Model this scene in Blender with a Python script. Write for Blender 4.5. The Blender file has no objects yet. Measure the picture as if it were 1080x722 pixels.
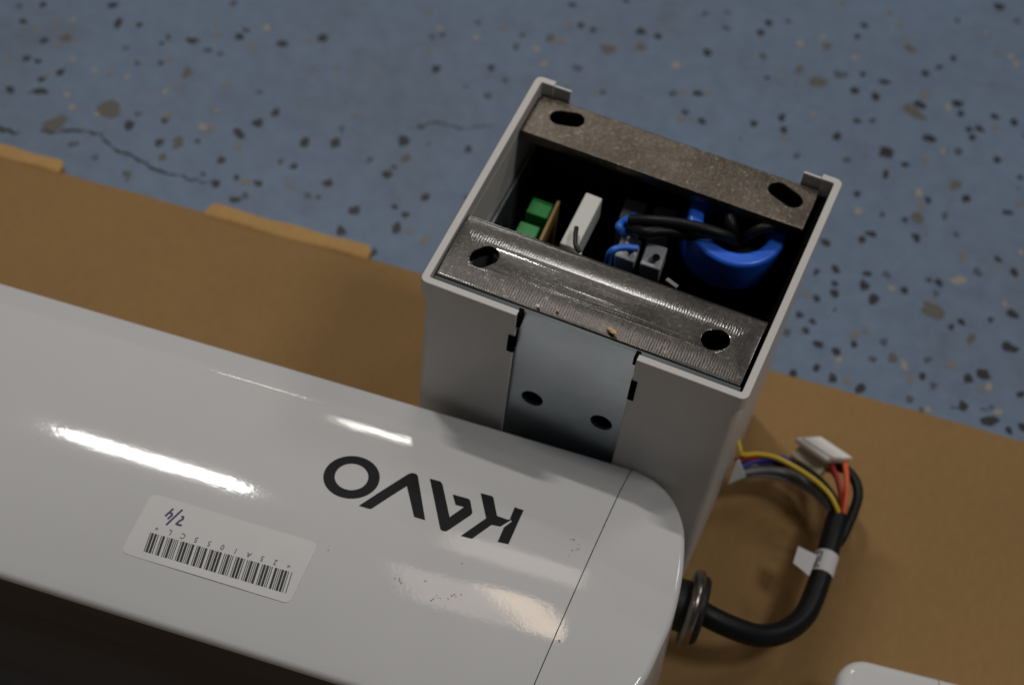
import bpy, bmesh, math, random
from mathutils import Vector, Matrix
from mathutils.geometry import delaunay_2d_cdt, tessellate_polygon
random.seed(7)
S = bpy.context.scene
COL = S.collection
H = 0.155                       # height of the box rim above the floor (metres)

# ------------------------------------------------------------------ camera
CAM = Vector((0.0661, -0.307, 0.433))           # box frame: origin mid front rim, z = 0 at the rim
FPX = 1736.7
R_CAM = None
def rodrigues(r):
    v = Vector(r); th = v.length; v.normalize()
    return Matrix.Rotation(th, 3, v)
R_CAM = rodrigues((2.4681, 0.5271, -0.0588))    # world -> camera (x right, y down, z forward)
T_CAM = Vector((0.0227, -0.0009, 0.5344))
CAM = -(R_CAM.transposed() @ T_CAM)
def ray(u, v):
    return R_CAM.transposed() @ Vector(((u - 540) / FPX, (v - 361) / FPX, 1.0))
def at(u, v, z):
    """the point of the horizontal plane at height z (box frame) seen at photo position u, v"""
    d = ray(u, v)
    return CAM + d * ((z - CAM.z) / d.z)
UP = Vector((0, 0, H))

cd = bpy.data.cameras.new('camera'); cam = bpy.data.objects.new('camera', cd); COL.objects.link(cam)
cam.matrix_world = Matrix.Translation(CAM + UP) @ (R_CAM.transposed() @ Matrix(((1, 0, 0), (0, -1, 0), (0, 0, -1)))).to_4x4()
cd.sensor_width = 36; cd.lens = FPX / 1080 * 36
cd.clip_start = .01; cd.clip_end = 60
cd.dof.use_dof = True; cd.dof.focus_distance = 0.525; cd.dof.aperture_fstop = 10
S.camera = cam

# ------------------------------------------------------------------ materials
def mat(name, color, rough=.5, metal=0., spec=.5, coat=0., build=None):
    m = bpy.data.materials.new(name); m.use_nodes = True
    nt = m.node_tree; b = nt.nodes['Principled BSDF']
    b.inputs['Base Color'].default_value = (*color, 1); b.inputs['Roughness'].default_value = rough
    b.inputs['Metallic'].default_value = metal; b.inputs['Specular IOR Level'].default_value = spec
    b.inputs['Coat Weight'].default_value = coat; b.inputs['Coat Roughness'].default_value = .10
    if build: build(nt, b)
    return m
def N(nt, t, **kw):
    n = nt.nodes.new(t)
    for k, v in kw.items():
        if k in n.inputs: n.inputs[k].default_value = v
        else: setattr(n, k, v)
    return n
def noise(nt, scale, detail=4, rough=.55, vec=None, coord='Object', stretch=None):
    n = N(nt, 'ShaderNodeTexNoise', Scale=scale, Detail=detail, Roughness=rough)
    tc = N(nt, 'ShaderNodeTexCoord')
    if stretch:
        mp = N(nt, 'ShaderNodeMapping'); mp.inputs['Scale'].default_value = stretch
        nt.links.new(tc.outputs[coord], mp.inputs[0]); nt.links.new(mp.outputs[0], n.inputs['Vector'])
    else: nt.links.new(tc.outputs[coord], n.inputs['Vector'])
    return n
def ramp(nt, src, stops):
    r = N(nt, 'ShaderNodeValToRGB'); e = r.color_ramp.elements
    while len(e) < len(stops): e.new(.5)
    for el, (p, c) in zip(e, stops):
        el.position = p; el.color = (*c, 1) if len(c) == 3 else c
    nt.links.new(src, r.inputs[0]); return r
def bump(nt, b, src, strength, dist=.0005, prev=None):
    n = N(nt, 'ShaderNodeBump', Strength=strength, Distance=dist)
    nt.links.new(src, n.inputs['Height'])
    if prev: nt.links.new(prev.outputs[0], n.inputs['Normal'])
    nt.links.new(n.outputs[0], b.inputs['Normal']); return n
def mix(nt, fac, a, bb, mode='MIX'):
    m = N(nt, 'ShaderNodeMix', data_type='RGBA', blend_type=mode)
    for k, v in ((0, fac), (6, a), (7, bb)):
        if hasattr(v, 'links'): nt.links.new(v, m.inputs[k])
        elif isinstance(v, (int, float)): m.inputs[k].default_value = v
        else: m.inputs[k].default_value = (*v, 1)
    return m.outputs[2]

WHITE = (.655, .65, .645)
def white_build(specks):
    def f(nt, b):
        n1 = noise(nt, 14, 5); c = ramp(nt, n1.outputs[0], [(.3, tuple(x * .95 for x in WHITE)), (.7, WHITE)]).outputs[0]
        # sparse dust specks
        v = N(nt, 'ShaderNodeTexVoronoi', Scale=260.); tc = N(nt, 'ShaderNodeTexCoord')
        nt.links.new(tc.outputs['Object'], v.inputs['Vector'])
        lt = N(nt, 'ShaderNodeMath', operation='LESS_THAN'); nt.links.new(v.outputs['Distance'], lt.inputs[0]); lt.inputs[1].default_value = .075
        sx = N(nt, 'ShaderNodeSeparateColor'); nt.links.new(v.outputs['Color'], sx.inputs[0])
        gt = N(nt, 'ShaderNodeMath', operation='GREATER_THAN'); nt.links.new(sx.outputs[0], gt.inputs[0]); gt.inputs[1].default_value = 1 - specks
        mu = N(nt, 'ShaderNodeMath', operation='MULTIPLY'); nt.links.new(lt.outputs[0], mu.inputs[0]); nt.links.new(gt.outputs[0], mu.inputs[1])
        mu2 = N(nt, 'ShaderNodeMath', operation='MULTIPLY'); nt.links.new(mu.outputs[0], mu2.inputs[0]); mu2.inputs[1].default_value = .6
        c = mix(nt, mu2.outputs[0], c, (.12, .09, .08))
        nt.links.new(c, b.inputs['Base Color'])
        p = noise(nt, 900, 2); p2 = noise(nt, 130, 2)
        k = bump(nt, b, p2.outputs[0], .05, .0003)
        bump(nt, b, p.outputs[0], .05, .0002, k)
        r = noise(nt, 30, 4); rr = ramp(nt, r.outputs[0], [(.3, (.04,) * 3), (.75, (.065,) * 3)])
        nt.links.new(rr.outputs[0], b.inputs['Roughness'])
    return f
M_WHITE = mat('white_gloss_enamel', WHITE, .16, build=white_build(.014), spec=.5)
def powder_build(nt, b):
    n1 = noise(nt, 25, 4); nt.links.new(ramp(nt, n1.outputs[0], [(.3, (.57, .545, .515)), (.7, (.62, .595, .565))]).outputs[0], b.inputs['Base Color'])
    p = noise(nt, 1400, 2); bump(nt, b, p.outputs[0], .15, .0002)
M_POWDER = mat('white_powder_coat', (.55, .53, .5), .38, build=powder_build)
def steel_build(tint, aniso=0., r0=.38, r1=.55):
    def f(nt, b):
        big = noise(nt, 38, 6, .65); fine = noise(nt, 700, 4, .7)
        brush = noise(nt, 260, 3, .6, stretch=(4.5, .3, 1))
        c1 = ramp(nt, big.outputs[0], [(.28, tuple(x * .55 for x in tint)), (.5, tint), (.72, tuple(min(1, x * 1.5) for x in tint))]).outputs[0]
        c2 = ramp(nt, fine.outputs[0], [(.35, (.7,) * 3), (.60, (1., 1., 1.)), (.70, (2.2, 2.2, 2.2))]).outputs[0]
        nt.links.new(mix(nt, 1., c1, c2, 'MULTIPLY'), b.inputs['Base Color'])
        rr = ramp(nt, big.outputs[0], [(.3, (r0,) * 3), (.7, (r1,) * 3)])
        nt.links.new(rr.outputs[0], b.inputs['Roughness'])
        k = bump(nt, b, brush.outputs[0], .25, .0003)
        if aniso:                                   # milled face: fine cross ridges under a thin oily film
            wv = N(nt, 'ShaderNodeTexWave', Scale=330., Distortion=3.); wv.inputs['Detail Scale'].default_value = 1.2
            tc = N(nt, 'ShaderNodeTexCoord'); nt.links.new(tc.outputs['Object'], wv.inputs['Vector'])
            b.inputs['Coat Weight'].default_value = 1.; b.inputs['Coat Roughness'].default_value = .08
            kb = N(nt, 'ShaderNodeBump', Strength=.04, Distance=.0003); nt.links.new(wv.outputs[1], kb.inputs['Height'])
            k2 = N(nt, 'ShaderNodeBump', Strength=.03, Distance=.0003); nt.links.new(brush.outputs[0], k2.inputs['Height']); nt.links.new(kb.outputs[0], k2.inputs['Normal'])
            nt.links.new(k2.outputs[0], b.inputs['Coat Normal'])
        bump(nt, b, fine.outputs[0], .3, .0003, k)
    return f
M_STEEL = mat('bare_milled_steel', (.3, .3, .29), .4, 1., build=steel_build((.078, .073, .068), 1., .36, .5))
M_STEEL_BROWN = mat('oily_brown_steel', (.3, .3, .29), .4, 1., build=steel_build((.135, .115, .095), 0., .32, .46))
def galv_build(nt, b):
    n = noise(nt, 60, 5); nt.links.new(ramp(nt, n.outputs[0], [(.3, (.50, .56, .60)), (.7, (.62, .68, .72))]).outputs[0], b.inputs['Base Color'])
    p = noise(nt, 300, 3, stretch=(1, 1, .08)); bump(nt, b, p.outputs[0], .12, .0002)
M_GALV = mat('galvanized_sheet', (.48, .53, .57), .30, .9, build=galv_build)
M_BLACK = mat('black_plastic', (.012, .012, .012), .5)
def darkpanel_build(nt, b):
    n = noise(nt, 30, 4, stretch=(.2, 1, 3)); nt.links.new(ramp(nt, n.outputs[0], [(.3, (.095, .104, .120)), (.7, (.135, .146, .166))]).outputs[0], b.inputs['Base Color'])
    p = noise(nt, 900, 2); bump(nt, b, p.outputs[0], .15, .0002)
M_PANEL = mat('shaded_side', (.03, .026, .024), .6, build=darkpanel_build, spec=.25)  # dark colour stands in for the shade on the housing's front side
M_INK = mat('black_print', (.010, .010, .012), .5, spec=.12)
M_SEAM = mat('dark_hollow', (.006, .006, .006), .9, spec=0)  # near-black colour carries the darkness of gaps and hollows
def label_build(nt, b):
    n = noise(nt, 40, 4); nt.links.new(ramp(nt, n.outputs[0], [(.3, (.655, .65, .64)), (.7, (.70, .695, .685))]).outputs[0], b.inputs['Base Color'])
M_LABEL = mat('label_paper', (.66, .64, .61), .55, build=label_build, spec=.3)
M_BARS = mat('barcode_ink', (.02, .02, .02), .6)
M_PEN = mat('violet_pen_ink', (.06, .04, .13), .6)
def rubber_build(nt, b):
    p = noise(nt, 500, 3); bump(nt, b, p.outputs[0], .12, .0002)
M_RUBBER = mat('black_cable_rubber', (.008, .008, .009), .44, spec=.25, build=rubber_build)
def chrome_build(nt, b):
    n = noise(nt, 90, 4); nt.links.new(ramp(nt, n.outputs[0], [(.3, (.20, .17, .14)), (.7, (.42, .38, .33))]).outputs[0], b.inputs['Base Color'])
M_CHROME = mat('tarnished_nickel', (.4, .36, .32), .27, 1., build=chrome_build)
def nylon_build(nt, b):
    b.inputs['Subsurface Weight'].default_value = 1.; b.inputs['Transmission Weight'].default_value = .12; b.inputs['Subsurface Radius'].default_value = (.004, .004, .003)
    b.inputs['Subsurface Scale'].default_value = .6
M_NYLON = mat('milky_nylon', (.88, .86, .80), .35, build=nylon_build)
M_BLUE = mat('blue_epoxy', (.022, .155, .86), .36, coat=.15)
M_BLUEWIRE = mat('blue_wire', (.03, .17, .70), .4)
M_GREEN = mat('green_terminal_plastic', (.025, .25, .055), .4)
M_GREYPL = mat('grey_terminal_plastic', (.46, .475, .50), .45)
M_WHITEPL = mat('white_relay_plastic', (.66, .66, .62), .45)
M_PCB = mat('circuit_board_edge', (.30, .18, .06), .6)
M_YEL = mat('yellow_wire', (.75, .52, .03), .4)
M_RED = mat('red_wire', (.45, .03, .02), .4)
M_ORANGE = mat('orange_wire', (.80, .13, .04), .4)
M_INDIGO = mat('indigo_wire', (.03, .035, .30), .4)
M_GREYW = mat('grey_wire', (.20, .20, .21), .4)
M_WHITEW = mat('white_wire', (.55, .52, .47), .4)
M_WOOD = mat('wood_chip', (.75, .50, .25), .8)
M_SPECK = mat('pale_speck', (.85, .82, .75), .6)
M_PINK = mat('violet_smudge', (.40, .23, .28), .6)
def card_build(light):
    def f(nt, b):
        a = (.288, .167, .062) if not light else (.47, .285, .112)
        n = noise(nt, 9, 6, .6); c = ramp(nt, n.outputs[0], [(.3, tuple(x * .91 for x in a)), (.7, tuple(x * 1.05 for x in a))]).outputs[0]
        fi = noise(nt, 420, 5, .7, stretch=(1, .35, 1))
        c2 = ramp(nt, fi.outputs[0], [(.3, (.91,) * 3), (.7, (1.05,) * 3)]).outputs[0]
        nt.links.new(mix(nt, 1., c, c2, 'MULTIPLY'), b.inputs['Base Color'])
        k = bump(nt, b, fi.outputs[0], .2 if not light else .6, .0004)
        w = noise(nt, 6, 2); bump(nt, b, w.outputs[0], .25, .004, k)
    return f
M_CARD = mat('brown_kraft_card', (.42, .22, .07), .75, build=card_build(False), spec=.25)
M_TORN = mat('torn_corrugated_card', (.6, .38, .15), .9, build=card_build(True), spec=.1)
def floor_build(nt, b):
    n = noise(nt, 7, 7, .62)
    c = ramp(nt, n.outputs[0], [(.28, (.130, .168, .232)), (.5, (.147, .200, .284)), (.74, (.162, .227, .334))]).outputs[0]
    n2 = noise(nt, 110, 5, .7); c2 = ramp(nt, n2.outputs[0], [(.3, (.84, .84, .86)), (.55, (1, 1, 1)), (.78, (1.14, 1.12, 1.08))]).outputs[0]
    c = mix(nt, 1., c, c2, 'MULTIPLY')
    n3 = noise(nt, 26, 5, .6); st = ramp(nt, n3.outputs[0], [(.58, (0, 0, 0)), (.72, (.30,) * 3)]).outputs[0]
    c = mix(nt, st, c, (.10, .098, .10))
    nt.links.new(c, b.inputs['Base Color'])
    r = noise(nt, 20, 4); nt.links.new(ramp(nt, r.outputs[0], [(.3, (.42,) * 3), (.7, (.6,) * 3)]).outputs[0], b.inputs['Roughness'])
    k = noise(nt, 60, 4); bump(nt, b, k.outputs[0], .15, .001)
M_FLOOR = mat('blue_grey_epoxy', (.12, .15, .2), .5, build=floor_build, spec=.3)
M_FDARK = mat('black_flake', (.008, .008, .012), .5)
M_FMID = mat('slate_flake', (.055, .065, .085), .5)
M_FCREAM = mat('cream_flake', (.27, .25, .21), .5)
M_FPALE = mat('dull_tan_flake', (.165, .155, .14), .5)
M_FBROWN = mat('ochre_stain', (.10, .092, .078), .6)
M_CRACK = mat('crack_dirt', (.058, .064, .078), .9)

# ------------------------------------------------------------------ builders
def link(name, me, m, parent=None, smooth=False):
    o = bpy.data.objects.new(name, me); COL.objects.link(o)
    for mm in (m if isinstance(m, (list, tuple)) else [m]): me.materials.append(mm)
    if smooth:
        for p in me.polygons: p.use_smooth = True
        if smooth != 'all': me.set_sharp_from_angle(angle=math.radians(smooth if smooth is not True else 40))
    if parent: o.parent = parent
    return o
def obj(name, bm, m, parent=None, smooth=False, recalc=True):
    if recalc: bmesh.ops.recalc_face_normals(bm, faces=bm.faces)
    me = bpy.data.meshes.new(name); bm.to_mesh(me); bm.free()
    return link(name, me, m, parent, smooth)
def thing(name, label, cat, group=None):
    o = bpy.data.objects.new(name, None); COL.objects.link(o); o.location = (0, 0, H)
    o.empty_display_size = .02
    o['label'] = label; o['category'] = cat
    if group: o['group'] = group
    return o
def tag(o, label, cat): o['label'] = label; o['category'] = cat
def bevel(o, w, seg=2, ang=35):
    m = o.modifiers.new('bevel', 'BEVEL'); m.width = w; m.segments = seg; m.limit_method = 'ANGLE'; m.angle_limit = math.radians(ang)
    m.harden_normals = False
    for p in o.data.polygons: p.use_smooth = True
    o.data.set_sharp_from_angle(angle=math.radians(50))
def prism(bm, pts, z0, z1, f=lambda p: p, mi=0):
    n = len(pts)
    a = [bm.verts.new(f(Vector((x, y, z0)))) for x, y in pts]; b = [bm.verts.new(f(Vector((x, y, z1)))) for x, y in pts]
    fs = [bm.faces.new(b), bm.faces.new(a[::-1])]
    for i in range(n): fs.append(bm.faces.new((a[i], a[(i + 1) % n], b[(i + 1) % n], b[i])))
    for q in fs: q.material_index = mi
def box(bm, x0, x1, y0, y1, z0, z1, f=lambda p: p): prism(bm, [(x0, y0), (x1, y0), (x1, y1), (x0, y1)], z0, z1, f)
def smooth_path(pts, sub=8):
    P = [pts[0] * 2 - pts[1]] + list(pts) + [pts[-1] * 2 - pts[-2]]; out = []
    for i in range(1, len(P) - 2):
        for k in range(sub):
            t = k / sub; a, b, c, d = P[i - 1:i + 3]
            out.append(.5 * ((2 * b) + (c - a) * t + (2 * a - 5 * b + 4 * c - d) * t * t + (3 * b - a - 3 * c + d) * t ** 3))
    out.append(P[-2]); return out
def tube(bm, path, r, n=14, cap=True):
    rings = []; up = None
    for i, p in enumerate(path):
        t = (path[min(i + 1, len(path) - 1)] - path[max(i - 1, 0)]).normalized()
        if up is None: up = t.orthogonal().normalized()
        up = (up - t * up.dot(t)).normalized(); sd = t.cross(up)
        rr = r(i / (len(path) - 1)) if callable(r) else r
        rings.append([bm.verts.new(p + (up * math.cos(a) + sd * math.sin(a)) * rr) for a in [2 * math.pi * k / n for k in range(n)]])
    for A, B in zip(rings, rings[1:]):
        for k in range(n): bm.faces.new((A[k], A[(k + 1) % n], B[(k + 1) % n], B[k]))
    if cap: bm.faces.new(rings[0][::-1]); bm.faces.new(rings[-1])
def wire(name, pts, r, m, parent, sub=8, n=12):
    bm = bmesh.new(); tube(bm, smooth_path([Vector(p) for p in pts], sub), r, n); return obj(name, bm, m, parent, 60)
def lathe(bm, prof, M, n=48):
    rings = []
    for r, h in prof: rings.append([bm.verts.new(M @ Vector((r * math.cos(2 * math.pi * k / n), r * math.sin(2 * math.pi * k / n), h))) for k in range(n)])
    for A, B in zip(rings, rings[1:] + rings[:1]):
        for k in range(n): bm.faces.new((A[k], A[(k + 1) % n], B[(k + 1) % n], B[k]))
def plate2d(outlines, t, bev=0.):
    """a solid flat sheet (mesh) with holes: 2D outlines filled and extruded"""
    cu = bpy.data.curves.new('sheet', 'CURVE'); cu.dimensions = '2D'; cu.fill_mode = 'BOTH'; cu.extrude = t / 2 - bev; cu.bevel_depth = bev; cu.bevel_resolution = 1
    cu.offset = -bev
    for pts in outlines:
        s = cu.splines.new('POLY'); s.points.add(len(pts) - 1); s.use_cyclic_u = True
        for p, (x, y) in zip(s.points, pts): p.co = (x, y, 0, 1)
    o = bpy.data.objects.new('sheet', cu); COL.objects.link(o)
    me = bpy.data.meshes.new_from_object(o.evaluated_get(bpy.context.evaluated_depsgraph_get()))
    bpy.data.objects.remove(o); me.materials.clear(); return me
def stadium(cx, cy, L, r, ang, n=10):
    pts = []
    for side in (0, 1):
        for k in range(n + 1):
            a = -math.pi / 2 + math.pi * k / n + side * math.pi
            x = (L / 2 if side == 0 else -L / 2) + r * math.cos(a); y = r * math.sin(a)
            pts.append((cx + x * math.cos(ang) - y * math.sin(ang), cy + x * math.sin(ang) + y * math.cos(ang)))
    return pts

# ------------------------------------------------------------------ floor: painted concrete with broadcast flakes
ZF = -H
bm = bmesh.new()
# sheet
vs = [bm.verts.new(p) for p in ((-6, -6, 0), (6, -6, 0), (6, 6, 0), (-6, 6, 0))]; bm.faces.new(vs)
def blob(c, rx, ry, ang, mi, z, n=None):
    n = n or random.randint(5, 8); vs = []
    a0 = random.random() * 6.28
    for k in range(n):
        a = a0 + 2 * math.pi * (k + random.uniform(-.25, .25)) / n; q = random.uniform(.55, 1.3)
        x, y = rx * q * math.cos(a), ry * q * math.sin(a)
        vs.append(bm.verts.new((c[0] + x * math.cos(ang) - y * math.sin(ang), c[1] + x * math.sin(ang) + y * math.cos(ang), z)))
    f = bm.faces.new(vs); f.material_index = mi
zi = [0]
def nz(): zi[0] = (zi[0] + 1) % 900; return .0001 + zi[0] * 2.5e-7
DARK, MID, CREAM, PALE, BROWN, CRACK = 1, 2, 3, 4, 5, 6
def seen(ox, oy, sc, pts, mi, r):
    for p in pts:
        q = at(ox + p[0] / sc, oy + p[1] / sc, ZF); k = p[2] if len(p) > 2 else 1.; e = p[3] if len(p) > 3 else random.uniform(.75, 1.3)
        rr = (.98 if mi in (DARK, MID) else .9) * r * k * random.uniform(.85, 1.1)
        blob((q.x, q.y), rr * math.sqrt(e), rr * 1.15 / math.sqrt(e), random.uniform(-.3, .3) + .1, mi, nz())
L2, L3 = 1.35, 1.7
seen(0, 0, 3, [(138,15,1.2),(362,15,1.35),(375,75,1.3,.5),(440,80),(75,68),(140,128,1.2),(85,183),(118,195),(130,252),(190,228),(33,283,1.2),(130,290,1.3,1.6),(610,128,1.4,1.5),(512,138),(755,118,1.2),(890,140,1.4,1.3),(1020,122,1.3),(510,200),(408,395,1.3),(520,383,1.3,1.4),(502,450),(625,448),(870,353),(815,390,1.1),(760,425),(965,455),(1065,453,1.2)], DARK, .0021)
seen(0, 0, 3, [(397,153),(433,200),(658,160),(697,172),(437,360),(820,293),(240,455),(530,120),(60,20),(740,10),(780,95)], MID, .002)
seen(0, 0, 3, [(232,62),(230,187),(295,222),(403,247),(522,292,1.2),(680,350),(638,403,1.2),(845,88),(210,300),(228,340),(308,360)], CREAM, .002)
seen(0, 0, 3, [(180,143),(685,80),(535,187),(1065,215),(710,270),(185,70),(960,330),(560,270),(690,110),(150,235),(25,185),(980,130),(800,150),(345,232),(110,90)], PALE, .0022)
seen(0, 0, 3, [(170,395,1.8),(350,345,1.7),(590,235,1.4),(565,450,1.),(210,120,1.2)], BROWN, .0031)
seen(680, 0, 2.675, [(1000,20,1.5,1.3),(1050,60),(350,65,1.2),(327,93,1.1),(175,150,1.2),(345,220,1.1),(150,265,1.2),(620,73,1.1),(600,105,1.1),(870,165),(832,190),(790,208,1.2),(595,255,1.4),(652,275,1.5),(678,230,1.3,1.9),(615,210,1.1),(775,293,1.6,1.6),(880,293,1.6,1.2),(893,322,1.1),(800,390,1.6,1.8),(990,330,1.3),(1043,347,1.2),(945,365,1.2,1.4),(915,365,1.2),(925,388),(680,430,1.7),(735,465,1.1),(680,490,1.3,.6),(995,450,1.2),(1060,500,1.1),(597,340,1.1),(643,340),(540,385,1.2),(390,330,1.3),(390,365,1.2),(308,350,1.2),(160,343,1.2),(597,547,1.4),(800,563,1.2),(905,560,1.1),(1027,600,1.4,1.8),(767,667,1.3),(637,660,1.2,1.5),(612,678),(512,685,1.3),(113,318,1.1)], DARK, .0020)
seen(680, 0, 2.675, [(670,605),(568,450),(885,428),(845,610),(230,80),(405,60),(335,160),(75,265),(1075,385),(430,440),(880,660),(545,210),(565,210),(35,105),(235,35),(170,40)], MID, .0021)
seen(680, 0, 2.675, [(90,185,1.3),(438,123,1.2),(500,105),(592,163),(1030,160,1.3),(1048,182,1.1),(475,322,1.1),(855,303,1.2),(775,545,1.3),(600,595,1.2),(965,95),(840,425,1.,.5)], CREAM, .002)
seen(680, 0, 2.675, [(720,75,1.2),(790,270,1.2),(780,580),(100,335,1.1),(990,360),(530,330),(560,10),(690,35),(740,110),(180,265),(110,262),(390,390),(790,450),(1055,575),(995,150)], PALE, .0022)
seen(680, 0, 2.675, [(755,315,2.0,2.),(490,232,1.5,1.8),(750,140,1.2),(770,615,1.1),(880,520,1.3),(515,130,1.),(435,195,1.)], BROWN, .0029)
seen(780, 250, 3.283, [(300,20,1.2),(425,10,1.1),(610,5,1.1),(895,77,1.1),(950,120,1.1),(265,118,1.1),(335,110,1.1),(330,160),(330,195,1.2),(440,125,1.5,1.9),(435,170,1.6,.8),(465,215,1.5),(570,185,1.1),(655,148),(690,160),(267,215,1.1),(207,272,1.1),(255,295),(228,328),(270,370,1.4),(335,397,1.2),(397,373,1.2),(265,453,1.1),(325,488,1.5),(183,470,1.1),(417,523,1.3),(630,480),(795,485,1.5),(845,475,1.6,1.4),(870,637,1.5,1.9),(772,582,1.5),(930,380,2.,1.5),(950,268,1.5,1.4),(867,285),(770,293),(733,312),(985,660,1.3),(932,667),(975,545)], DARK, .0020)
seen(780, 250, 3.283, [(460,422),(500,360),(165,330),(650,425),(670,515),(740,590,.7,4.),(850,597,.8,4.),(590,560),(680,195),(820,115),(510,130),(630,600)], MID, .002)
seen(780, 250, 3.283, [(760,150,1.9,2.),(527,177),(920,235),(975,55,1.3),(570,447,1.1),(865,517,1.1),(900,605,1.2),(340,425),(650,597)], CREAM, .0020)
seen(780, 250, 3.283, [(735,440,1.3),(235,195,1.1),(395,340,1.2),(435,322),(370,500,1.2),(835,525),(770,70,1.3),(590,490)], PALE, .0022)
seen(780, 250, 3.283, [(665,255,1.8,1.9),(530,420,1.2),(805,350,1.)], BROWN, .003)
seen(450, 0, 2.7, [(415,15,1.2),(568,3,1.1),(440,72,1.6),(475,85),(610,90,1.4,1.6),(658,103,1.2),(27,198,1.4),(183,193,1.3),(120,425,1.2)], DARK, .002)
seen(450, 0, 2.7, [(270,100),(255,135),(220,228),(175,272),(145,65),(15,105),(45,100),(500,265),(705,265),(430,195)], MID, .0022)
seen(450, 0, 2.7, [(310,142,1.5),(712,187,1.3),(335,185,1.1),(140,107)], CREAM, .0021)
seen(450, 0, 2.7, [(383,120,1.3),(405,72),(725,340),(10,145),(10,35),(220,80),(540,135)], PALE, .0022)
seen(450, 0, 2.7, [(350,110,1.5),(515,140,1.6,1.6),(610,135,1.2)], BROWN, .0024)
seen(0, 0, 2.4, [(605,338,1.4,1.5),(562,405,1.5),(405,360,1.1),(695,285,1.2),(653,312,1.1),(850,362,1.5),(773,360,1.2),(1018,355,1.6),(830,463,1.3),(980,440,1.3),(742,420,1.1),(600,505,1.3,1.5),(895,533,1.5),(865,583,1.2),(1005,577,1.5),(1030,543),(655,463,1.1),(550,465,1.1),(1000,525),(1078,500,1.3),(948,640,1.2),(600,450)], DARK, .002)
seen(0, 0, 2.4, [(865,325),(710,410),(320,440),(180,365),(1065,320),(240,400),(620,495),(780,495),(935,405)], MID, .002)
seen(0, 0, 2.4, [(600,370,1.4),(620,460,1.5,1.6),(530,325,1.1),(540,280),(900,290,1.1),(1075,605,1.3),(735,470,1.2),(1035,583),(425,295)], PALE, .0022)
seen(0, 0, 2.4, [(450,360,1.1,.5),(325,450,1.,.3),(1025,400,1.4),(410,400,1.1)], BROWN, .0024)
# faint filler flakes over the rest of the floor
for k in range(2600):
    x, y = random.uniform(-1.3, 1.3), random.uniform(-1., 1.6)
    mi = random.choices((DARK, MID, PALE, CREAM, BROWN), (.10, .42, .36, .04, .08))[0]
    if not (-.45 < x < .35 and .05 < y < .6): mi = random.choices((DARK, MID, PALE, CREAM, BROWN), (.42, .15, .2, .18, .05))[0]
    r = random.uniform(.0008, .0018) * (1.3 if mi == BROWN else 1)
    blob((x, y), r, r * random.uniform(.8, 1.3), random.random() * 3, mi, nz())
for k in range(9000):
    x, y = random.uniform(-1.0, 1.0), random.uniform(-.3, 1.4)
    v = R_CAM @ Vector((x, y, ZF)) + T_CAM; u_, v_ = 540 + FPX * v.x / v.z, 361 + FPX * v.y / v.z
    if -30 < u_ < 1110 and -30 < v_ < 760: continue          # this part of the floor carries the flakes read off the photo
    blob((x, y), *[random.uniform(.0011, .0026)] * 2, random.random() * 3, random.choices((DARK, MID, PALE, CREAM, BROWN), (.45, .2, .18, .12, .05))[0], nz())
def crackline(pts, w, mi=CRACK):
    P = smooth_path([Vector((*at(u, v, ZF).xy, 0)) for u, v in pts], 7); prev = None
    for i, p in enumerate(P):
        t = (P[min(i + 1, len(P) - 1)] - P[max(i - 1, 0)]).normalized(); n = Vector((-t.y, t.x, 0))
        p = p + n * random.uniform(-.0011, .0011); ww = w * random.uniform(.15, 1.15) * (.25 + .75 * math.sin(math.pi * min(1, max(0, i / len(P) * .9 + .1))))
        cur = (bm.verts.new((*(p + n * ww).xy, .0005)), bm.verts.new((*(p - n * ww).xy, .0005)))
        if prev: bm.faces.new((prev[0], prev[1], cur[1], cur[0])).material_index = mi
        prev = cur
crackline([(-30, 133), (0, 136), (20, 141)], .0016)
crackline([(42, 139), (70, 139), (100, 140), (122, 156), (150, 171), (178, 183), (205, 190), (228, 193)], .0008)
crackline([(428, 137), (460, 130), (490, 136), (520, 131)], .0005, MID)
me = bpy.data.meshes.new('floor'); bm.to_mesh(me); bm.free()
floor = link('floor', me, [M_FLOOR, M_FDARK, M_FMID, M_FCREAM, M_FPALE, M_FBROWN, M_CRACK]); floor['kind'] = 'structure'
floor['label'] = 'blue grey painted concrete floor with black and cream flakes and a crack'

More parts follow.
